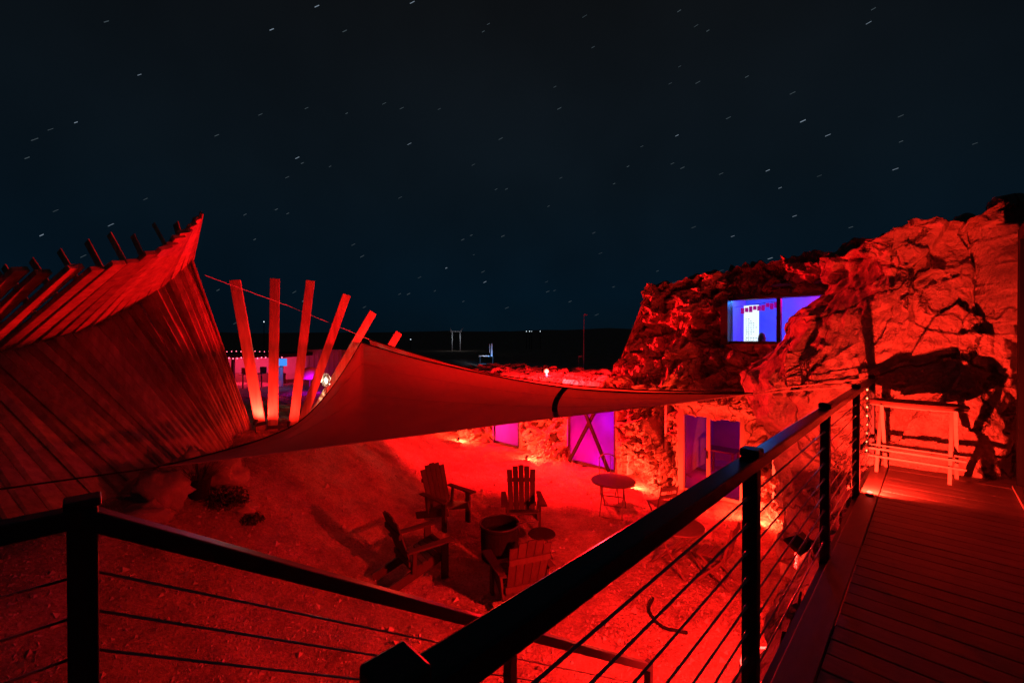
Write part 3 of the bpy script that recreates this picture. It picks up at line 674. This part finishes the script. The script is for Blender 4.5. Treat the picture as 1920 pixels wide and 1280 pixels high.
def bistro(lab, p, r, rz, mt='darkwood'):
    t = thing('bistro_table', lab, 'table', p, rz, 'round folding tables')
    part('table_top', mt, t, lambda m: m.lathe((0, 0, .71), [(.02, 0), (r - .01, 0), (r, .015), (r - .01, .032), (.02, .032)], 40))
    for s in (-1, 1):
        for q_ in (-1, 1):
            part('leg', 'redpaint', t, lambda m: m.tube([(s * .24 + q_ * .012, -q_ * .33, .71), (s * .24 + q_ * .012, q_ * .36, 0)], .017, 7))
        part('foot', 'redpaint', t, lambda m: m.tube([(-.26, s * .36, .012), (.26, s * .36, .012)], .013, 6))
    part('brace', 'redpaint', t, lambda m: m.tube([(-.24, 0, .37), (.24, 0, .37)], .012, 6)); return t
pt = at(1150, 963, 3.97 * F / (963 - HZ)); pt.z = H(pt.x, pt.y); bistro('round folding table with crossed legs before the purple window', pt, .50, -.35)
pt2 = at(1272, 1066, 3.97 * F / (1066 - HZ)); pt2.z = H(pt2.x, pt2.y); bistro('round folding table half hidden under the sloping black handrail', pt2, .44, .5)
def folding(lab, p, tgt, ex=0, arch=False, tall=1.0):   # faces -y
    t = thing('folding_chair', lab, 'chair', (0, 0, 0), 0, 'folding garden chairs at the round tables')
    for s in (-1, 1):
        part('leg', 'redpaint', t, lambda m: m.beam((s * .21, .20, .0) if False else (s * .205, -.24, 0), (s * .205, .20, .47), .022, .034)); part('leg', 'redpaint', t, lambda m: m.beam((s * .185, .27, 0), (s * .185, -.20, .45), .022, .034))
        part('back_post', 'redpaint', t, lambda m: m.beam((s * .205, .17, .42), (s * .205, .30, .92 * tall), .022, .034))
    for i in range(5):
        y = -.20 + i * .092; part('seat_slat', 'redpaint', t, lambda m: m.box((0, y, .455), (.40, .075, .016)))
    if arch:
        part('back_arch', 'redpaint', t, lambda m: m.tube([(.205 * math.cos(k * math.pi / 12), .30 + .03 * math.sin(k * math.pi / 12), .88 * tall + .14 * math.sin(k * math.pi / 12)) for k in range(13)], .015, 7), smooth=True)
        for x in (-.07, .07): part('back_spindle', 'redpaint', t, lambda m: m.tube([(x, .19, .47), (x, .32, .99 * tall)], .009, 6))
    else:
        for z in (.56, .70, .86 * tall): part('back_slat', 'redpaint', t, lambda m: m.box((0, .20 + (z - .5) * .26, z), (.40, .016, .075)))
        for x in (-.05, .0, .05): part('back_spindle', 'redpaint', t, lambda m: m.beam((x, .205, .47), (x, .30, .88 * tall), .014, .012))
    part('stretcher', 'redpaint', t, lambda m: m.tube([(-.19, .18, .09), (.19, .18, .09)], .01, 6))
    face(t, p, tgt, ex); return t
folding('arch-backed chair standing behind the table by the purple window', gr(1142, 938), pt, 0, True)
folding('slatted folding chair between the round table and the sliding door', gr(1240, 982), pt, -.75)
folding('folding chair with tall back beside the half-hidden round table', gr(1343, 1092), pt2, .0, False, 1.06)
# high table on the deck
ht = thing('bar_table', 'oval wooden table with crossed pale legs on the deck before the rock', 'table', D(-.13, 6.74, .002), -AZ - .06)
part('table_top', 'darkwood', ht, lambda m: m.lathe((0, 0, .80), [(.02, 0), (.44, 0), (.45, .012), (.44, .036), (.02, .036)], 40))
ht.children[0].scale = (.94, .52, 1)
part('apron', 'palewood', ht, lambda m: m.tube([(.40 * math.cos(k * math.pi / 20), .21 * math.sin(k * math.pi / 20), .785) for k in range(41)], .014, 6, False))
for s in (-1, 1):
    x = s * .30
    part('leg', 'palewood', ht, lambda m: m.beam((x + .02, -.17, .80), (x + .02, .17, 0), .045, .032, up=(1, 0, 0))); part('leg', 'palewood', ht, lambda m: m.beam((x - .02, .17, .80), (x - .02, -.20, 0), .045, .032, up=(1, 0, 0)))
for y, z in ((-.13, .26), (-.05, .29), (.05, .29), (-.16, .18)):
    part('shelf_slat', 'palewood', ht, lambda m: m.box((0, y, z), (.80, .035, .022)))
# thin dark bent tube on the ground, barrel under the deck
m = MB(); m.tube([Vector((p_.x, p_.y, p_.z + .02)) for p_ in poly([gr(1226, 1128), gr(1218, 1152), gr(1240, 1176), gr(1272, 1190), gr(1290, 1190)], 16)], .022, 7)
o = m.build('strip', 'matteblack', org=gr(1240, 1170), smooth=True); tag(o, 'short dark bent strip lying on the gravel below the handrail', 'strip')
bp_ = D(-.88, 4.16); bp_.z = H(bp_.x, bp_.y)
bl = thing('barrel_planter', 'pale plank barrel standing below the deck edge', 'barrel', bp_)
for k in range(14):
    a0, a1 = k * 2 * math.pi / 14 + .012, (k + 1) * 2 * math.pi / 14 - .012; r0, r1, r2 = .30, .36, .33
    m = MB()
    for z0, z1, ra, rc in ((0, .6, r0, r1), (.6, 1.12, r1, r2)):
        m.hexa([(math.cos(a_) * rr, math.sin(a_) * rr, z) for z, rr0 in ((z0, ra), (z1, rc)) for a_, rr in ((a0, rr0), (a1, rr0), (a1, rr0 - .03), (a0, rr0 - .03))])
    m.build('stave', 'whitewood', bl)
for z, r_ in ((.15, .322), (.95, .346)):
    part('hoop', 'steel', bl, lambda m: m.tube([(r_ * math.cos(k * math.pi / 14), r_ * math.sin(k * math.pi / 14), z) for k in range(29)], .008, 5, False))
part('soil', 'boulder', bl, lambda m: m.lathe((0, 0, .95), [(.01, 0), (.31, 0), (.3, .06), (.02, .08)], 20))

# ------------------------------------------------------------------ boulders and brush at the shelter foot
def boulder(lab, c, sz, seed, mt='boulder', name='boulder'):
    m = MB(); n_, k_ = 26, 16; vs = []
    for j in range(k_ + 1):
        th = math.pi * j / k_
        for i in range(n_):
            ph = 2 * math.pi * i / n_; d = Vector((math.sin(th) * math.cos(ph), math.sin(th) * math.sin(ph), math.cos(th)))
            q_ = d * 1.2 + Vector((seed, 0, 0)); r_ = 1 + .3 * noise.noise(q_ * 1.2) + facet(q_, 1.5, .35, seed) + .08 * noise.noise(q_ * 5)
            vs.append(Vector((d.x * sz[0], d.y * sz[1], d.z * sz[2])) * r_)
    m.v = vs; m.f = [(j * n_ + i, j * n_ + (i + 1) % n_, (j + 1) * n_ + (i + 1) % n_, (j + 1) * n_ + i) for j in range(k_) for i in range(n_)]
    o = m.build(name, mt, smooth=True); o.location = c; tag(o, lab, 'boulder', 'boulders at the shelter foot'); return o
for px, py, d, sz, lab in ((300, 925, 6.4, (.42, .35, .32), 'jagged red-brown boulder at the foot of the plank shelter'), (345, 900, 7.0, (.30, .3, .38), 'upright pointed boulder under the sail edge by the shelter'),
                           (262, 955, 5.8, (.30, .26, .18), 'low flat boulder behind the corner post of the railing'), (400, 905, 7.4, (.55, .4, .34), 'dark large boulder in the shade of the sail'), (452, 960, 7.0, (.22, .2, .15), 'small boulder out on the slope right of the brush')):
    p = at(px, py, d); p.z = H(p.x, p.y) + sz[2] * .35; boulder(lab, p, sz, px * .013)
pot = at(370, 940, 6.8); pot.z = H(pot.x, pot.y)
pt_ = thing('plant_pot', 'black pot with dry brush at the foot of the plank shelter', 'plant', pot)
part('pot', 'matteblack', pt_, lambda m: m.lathe((0, 0, 0), [(.13, 0), (.18, .30), (.19, .32), (.16, .32), (.02, .28)], 20))
m = MB()
for i in range(260):
    a_ = rg.random() * 6.28; h = rg.uniform(.15, .5); b = Vector((.10 * math.cos(a_), .10 * math.sin(a_), .27)); e_ = b + Vector((math.cos(a_) * h * .8, math.sin(a_) * h * .8, h * rg.uniform(.3, 1)))
    s_ = Vector((-math.sin(a_), math.cos(a_), 0)) * .009; m.add([b - s_, b + s_, e_], [(0, 1, 2)])
m.build('foliage', 'shrub', pt_)
def bush(lab, p, r, n_, seed):
    t = thing('shrub', lab, 'shrub', p, 0, 'low shrubs on the slope'); rr = random.Random(seed); m = MB()
    for i in range(n_):
        d = Vector((rr.gauss(0, 1), rr.gauss(0, 1), abs(rr.gauss(0, .8)))).normalized() * r * rr.uniform(.3, 1) ; c = Vector((d.x, d.y, d.z * .8 + .03))
        a_ = Vector((rr.gauss(0, 1), rr.gauss(0, 1), rr.gauss(0, 1))).normalized() * .035; b = a_.cross(Vector((rr.gauss(0, 1), rr.gauss(0, 1), 1))).normalized() * .014
        m.add([c - a_, c + b, c + a_, c - b], [(0, 1, 2, 3)])
    m.build('leaves', 'shrub', t); m = MB()
    for i in range(9):
        a_ = rr.random() * 6.28; m.tube([(0, 0, -.05), (math.cos(a_) * r * .7, math.sin(a_) * r * .7, r * rr.uniform(.3, .8))], .007, 5)
    m.build('stems', 'chairwood', t)
for px, py, r_, n_, lab in ((425, 950, .34, 900, 'dark shrub right of the black pot'), (330, 965, .22, 500, 'low shrub in front of the boulders by the corner post'), (470, 915, .20, 400, 'small shrub at the right end of the brush')):
    p = at(px, py, 6.9); p.z = H(p.x, p.y); bush(lab, p, r_, n_, px)

# ================================================================== LAMPS
def spike(lab, p, aim, power, spot=None, rad=.02, h=.13, group='ground spotlights', col=(1, .035, .014)):
    p = Vector(p); t = thing('spotlight', lab, 'spotlight', p, 0, group); dr_ = (Vector(aim) - (p + Vector((0, 0, h)))).normalized()
    part('stake', 'plastic', t, lambda m: m.tube([(0, 0, -.05), (0, 0, h - .02)], .009, 6))
    c = Vector((0, 0, h)); part('housing', 'plastic', t, lambda m: m.tube([c - dr_ * .07, c - dr_ * .05, c + dr_ * .035, c + dr_ * .06], [.02, .038, .045, .05], 14))
    l_ = part('lens', 'bulb_red', t, lambda m: m.tube([c + dr_ * .061, c + dr_ * .064], .040, 14)); 
    light(p + c + dr_ * .085, power, t, col, rad, spot, p + c + dr_ * 2, .8); return t
def gz(p, dz=0): return Vector((p.x, p.y, H(p.x, p.y) + dz))
spike('ground spotlight by the pillar left of the purple crossed window', gz(D(-9.35, 10.15)), D(-9.35, 11, -1.3), 620)
spike('ground spotlight far left, lighting the end pillar', gz(D(-12.9, 10.15)), D(-12.9, 11, -1.5), 620)
spike('ground spotlight at the pillar between window and sliding door', gz(D(-5.55, 10.15)), D(-5.6, 11, -1.3), 560)
spike('ground spotlight right of the sliding door under the rock', gz(D(-2.75, 10.15)), D(-2.7, 11.2, -1.3), 620)
# roof lamp that flares beside the rock
rp = D(-8.55, 10.2, .42); t = thing('roof_lamp', 'bright red lamp burning on the low roof edge', 'lamp', rp)
part('bracket', 'plastic', t, lambda m: m.beam((0, 0, .0), D(0, .75, -.12), .05, .04)); part('base', 'plastic', t, lambda m: m.lathe((0, 0, -.05), [(.05, 0), (.05, .05), (.03, .10)], 12)); part('bulb', 'bulb_red', t, lambda m: m.lathe((0, 0, .05), [(.01, 0), (.06, .03), (.075, .08), (.05, .13), (.01, .15)], 14), smooth=True)
light(rp + Vector((.03, -.14, .10)), 5400, t, RED, .12)
# deck lamp
dp = D(-.44, 5.52, .003); t = thing('deck_lamp', 'low deck lamp at the foot of the last railing posts', 'lamp', dp)
part('base', 'plastic', t, lambda m: m.lathe((0, 0, 0), [(.035, 0), (.035, .02), (.02, .03)], 14)); part('lens', 'bulb_red', t, lambda m: m.lathe((0, 0, .03), [(.02, 0), (.025, .01), (.01, .02)], 12))
light(dp + Vector((0, 0, .075)), 820, t, (1, .027, .013), .018, 172, dp + D(.05, 1.0, .75), 1.0)
# flood lamp under the railing
fl = D(-.80, 4.35, -.17); t = thing('floodlight', 'black floodlight hung under the railing, pointing at the ground', 'floodlight', fl)
fd = (D(-2.3, 4.6, -2.4) - fl).normalized(); fx = fd.cross(Vector((0, 0, 1))).normalized(); fy = fx.cross(fd)
m = MB(); 
for a_, b_, w0, w1 in ((-.05, .03, .05, .10), (.03, .06, .10, .10)):
    m.hexa([fd * a_ + fx * (i * w0) + fy * (j * w0 * .8) for i, j in ((-1, -1), (1, -1), (1, 1), (-1, 1))] + [fd * b_ + fx * (i * w1) + fy * (j * w1 * .8) for i, j in ((-1, -1), (1, -1), (1, 1), (-1, 1))])
m.build('housing', 'plastic', t); m = MB(); m.hexa([fd * .0605 + fx * (i * .085) + fy * (j * .065) for i, j in ((-1, -1), (1, -1), (1, 1), (-1, 1))] + [fd * .066 + fx * (i * .085) + fy * (j * .065) for i, j in ((-1, -1), (1, -1), (1, 1), (-1, 1))]); m.build('lens', 'bulb_red', t)
m = MB(); m.beam(Vector((0, 0, .02)), D(.24, 0, .04), .03, .012); m.build('bracket', 'plastic', t)
light(fl + fd * .11 + D(-.06, 0, 0), 2500, t, (1, .012, .010), .05, 150, fl + fd * 3, .9)
# lamps at the foot of the fan
for px, py, d, lab, pw in ((478, 803, 10.55, 'black spotlight at the foot of the leftmost fan post', 340), (540, 812, 10.7, 'black spotlight before the third fan post', 260)):
    p = at(px, py, d); p = gz(p); spike(lab, p, at(560, 600, 12.6), pw, 140, .04, .25, 'spotlights at the fan posts', (1, .018, .012))
# string of small bulbs on the last railing post
sg = thing('string_lights', 'string of tiny warm bulbs wound down the last railing post', 'string lights', D(UR, 7.0, .1)); 
m = MB(); m.tube([D(UR - .035 + .01 * math.sin(k), 7.0, 1.0 - k * .045) - Vector(sg.location) for k in range(21)], .004, 5); m.build('wire', 'plastic', sg)
for k in range(8):
    m = MB(); m.lathe(D(UR - .042, 6.99, .92 - k * .11) - Vector(sg.location), [(.002, -.012), (.011, 0), (.002, .014)], 8); m.build('bulb', 'bulb_warm', sg)
# pierced lantern
lp = at(611, 713, 13.0); ln = thing('lantern', 'white glowing pierced lantern on a stake between the fan posts', 'lantern', gz(lp)); LO = Vector(ln.location)
import bmesh
bm = bmesh.new(); bmesh.ops.create_icosphere(bm, subdivisions=3, radius=.13); bmesh.ops.scale(bm, vec=(1, 1, 1.55), verts=bm.verts); bmesh.ops.triangulate(bm, faces=bm.faces)
rnd = random.Random(4); bmesh.ops.delete(bm, geom=[f for f in bm.faces if rnd.random() < .18], context='FACES_ONLY'); me = bpy.data.meshes.new('shade'); bm.to_mesh(me); bm.free(); me.materials.append(MAT['steel'])
o = bpy.data.objects.new('shade', me); COL.objects.link(o); o.parent = ln; o.location = lp - LO; wf = o.modifiers.new('wire', 'WIREFRAME'); wf.thickness = .016; wf.use_replace = True
m = MB(); m.tube([(0, 0, -.05), lp - LO - Vector((0, 0, .21))], .012, 6); m.build('stake', 'plastic', ln)
m = MB(); m.lathe(lp - LO, [(.01, -.12), (.05, -.05), (.055, .05), (.01, .12)], 14); m.build('bulb', 'candle', ln)
light(lp + Vector((0, -.09, 0)), 55, ln, (1, .80, .55), .008)

# ================================================================== BACKGROUND
# party patio between the posts
pb = thing('patio_bar', 'distant open bar glowing pink under a roof with string lights', 'building', gz(at(500, 745, 22)))
PO = Vector(pb.location)
def bb(name, mt, x0, x1, y0, y1, z0, z1): m = MB(); m.box(((x0 + x1) / 2, (y0 + y1) / 2, (z0 + z1) / 2), (x1 - x0, y1 - y0, z1 - z0)); return m.build(name, mt, pb, PO)
zb = PO.z
bb('back_wall', 'wall', -16.2, -11.4, 24.2, 24.3, zb, .6); bb('roof', 'matteblack', -16.4, -11.2, 21.0, 24.4, .62, .80); bb('counter', 'darkwood', -15.2, -12.2, 22.6, 23.0, zb, -.3)
for x in (-16.2, -13.9, -11.5): bb('post', 'darkframe', x, x + .12, 21.1, 21.22, zb, .62)
for k in range(26):
    m = MB(); m.lathe(Vector((-16.3 + k * .2, 20.95, .60 + .03 * math.sin(k * 1.3))) - PO, [(.004, -.03), (.028, 0), (.004, .03)], 6); m.build('bulb', 'bulb_pink', pb)
for k in range(22):
    m = MB(); m.lathe(Vector((-16.3 + k * .23, 20.95, .92 + .015 * math.sin(k * 1.7))) - PO, [(.004, -.02), (.02, 0), (.004, .02)], 6); m.build('bulb', 'bulb_pink', pb)
light((-14.2, 22.0, .25), 160, pb, (1, .03, .12), .1); light((-15.8, 22.0, .2), 90, pb, (1, .04, .10), .1); light((-12.4, 21.8, -.2), 50, pb, (1, .02, .16), .1)
sn = thing('lit_sign', 'small blue glowing sign on a pale post behind the second fan post', 'sign', gz(at(529, 740, 20))); SN = Vector(sn.location)
m = MB(); a_, b_ = at(521, 672, 20), at(537, 686, 20); m.box((a_ + b_) / 2 - SN, (.42, .06, .34)); m.build('panel', 'sign_blue', sn)
m = MB(); m.beam((at(526, 688, 20.05)) - SN, Vector((at(526, 688, 20.05).x, 20.05, SN.z)) - SN, .2, .06); m.build('post', 'polepaint', sn)
light(at(531, 692, 19.6), 8, sn, (.05, .25, 1), .05)
ct = thing('storage_container', 'dark purple-lit storage container behind the fan posts', 'container', gz(at(610, 725, 24))); CO = Vector(ct.location)
for k in range(14):
    m = MB(); x = at(577, 0, 24).x + k * .14; m.box(Vector((x, 24 + (.03 if k % 2 else 0), (.93 + CO.z) / 2)) - CO, (.14, .06, .93 - CO.z)); m.build('panel', 'container', ct)
m = MB(); m.box(Vector((at(577, 0, 24).x + .91, 25.1, (.9 + CO.z) / 2)) - CO, (1.95, 2.1, .9 - CO.z)); m.build('body', 'container', ct)
um = thing('patio_umbrella', 'round purple-lit patio umbrella beside the container', 'umbrella', gz(at(580, 740, 19))); UO = Vector(um.location)
uc = at(581, 700, 19); m = MB(); m.lathe(uc - UO, [(.52, -.22), (.5, -.10), (.40, .1), (.22, .24), (.02, .30)], 16); m.build('canopy', 'umbrella', um, smooth=True); m = MB(); m.tube([(0, 0, 0), uc - UO], .03, 8); m.build('pole', 'steel', um)
light(at(585, 716, 18.2), 40, um, (.55, 0, 1), .1)
for px, lab in ((455, 'left dark stool at the distant pink bar'), (490, 'right dark stool at the distant pink bar')):
    p = gz(at(px, 740, 20.5)); t = thing('bar_stool', lab, 'stool', p, 0, 'stools at the distant bar')
    part('seat', 'darkwood', t, lambda m: m.lathe((0, 0, .66), [(.02, 0), (.18, .01), (.18, .05), (.02, .06)], 14)); part('leg', 'blackmetal', t, lambda m: m.tube([(0, 0, 0), (0, 0, .66)], .03, 8)); part('backrest', 'darkwood', t, lambda m: m.box((0, .15, .85), (.3, .03, .3)))
# far pole and masts
def pole(lab, px, y0, y1, d, r_):
    b, t_ = at(px, y1, d), at(px + (1 if y0 < 600 else 0), y0, d); b.z = H(b.x, b.y) - .1; o = thing('pole', lab, 'pole', b)
    m = MB(); m.tube([(0, 0, 0), t_ - b], [r_, r_ * .7], 8); m.build('shaft', 'polepaint', o); m = MB(); m.box(t_ - b + Vector((.12, 0, 0)), (.3, .12, .08)); m.build('head', 'polepaint', o)
pole('tall thin pole on the dark skyline left of the rock', 1094, 590, 700, 34, .035); pole('short thin pole just left of the tall one', 1085, 668, 705, 34, .02)
def lampdot(lab, px, py, d, r_, mt='farlight', grp='far lights on the horizon'):
    p = at(px, py, d); b = Vector((p.x, p.y, H(p.x, p.y))); o = thing('far_lamp', lab, 'lamp', b, 0, grp)
    m = MB(); m.lathe(p - b, [(.01, -r_), (r_, 0), (.01, r_)], 8); m.build('bulb', mt, o)
    if p.z - b.z > .2: m = MB(); m.tube([(0, 0, -.5), p - b - Vector((0, 0, r_))], .08, 5); m.build('mast', 'matteblack', o)
for px, py, d, r_, lab in ((987, 621, 110, .10, 'leftmost tiny light of the row on the horizon'), (993, 621, 110, .12, 'second tiny light of the row on the horizon'), (997, 621, 110, .08, 'third tiny light of the row on the horizon'), (1013, 621, 110, .10, 'rightmost tiny light of the row on the horizon'),
                           (495, 603, 112, .14, 'lone white light on the hill between two fan posts'), (770, 636, 90, .09, 'tiny light right of the sixth fan post'), (1190, 624, 110, .08, 'tiny light at the edge of the rock')):
    lampdot(lab, px, py, d, r_)
fr = thing('gateway_frame', 'distant pale double-post frame lit from below on the plain', 'gateway', at(855, 636, 80)); FO = Vector(fr.location); FO.z = H(FO.x, FO.y); fr.location = FO
for px in (848, 863):
    m = MB(); m.tube([Vector((at(px, 0, 80).x, 80, FO.z)) - FO, at(px, 622, 80) - FO, at(px + (5 if px > 850 else -4), 615, 80) - FO], [.10, .09, .05], 6); m.build('post', 'polepaint', fr)
m = MB(); m.tube([at(844, 621, 80) - FO, at(866, 621, 80) - FO], .07, 6); m.build('crossbar', 'polepaint', fr)
light(at(847, 634, 79), 14, fr, (.8, .9, 1), .1); light(at(862, 634, 79), 14, fr, (.8, .9, 1), .1)
bt_ = thing('lit_stand', 'distant blue-lit stand with two tall blades on the plain', 'stand', at(918, 684, 45)); BO = Vector(bt_.location); BO.z = H(BO.x, BO.y); bt_.location = BO
for px, y0, y1, w_ in ((918, 645, 660, .05), (922, 644, 668, .16)):
    m = MB(); m.beam(at(px, y1, 45) - BO, at(px, y0, 45) - BO, w_, .05); m.build('blade', 'polepaint', bt_)
m = MB(); m.box(at(908, 667, 45) - BO, (1.1, .8, .08)); m.build('deck', 'polepaint', bt_); m = MB(); m.box(at(916, 682, 45) - BO, (2.1, 1.0, .06)); m.build('platform', 'polepaint', bt_)
for px in (900, 924): m = MB(); m.tube([Vector((at(px, 0, 45).x, 45, BO.z)) - BO, at(px, 667, 45) - BO], .05, 6); m.build('leg', 'steel', bt_)
light(at(921, 668, 44.3), 26, bt_, (.12, .4, 1), .05); light(at(908, 662, 44.4), 12, bt_, (.8, .85, 1), .05)
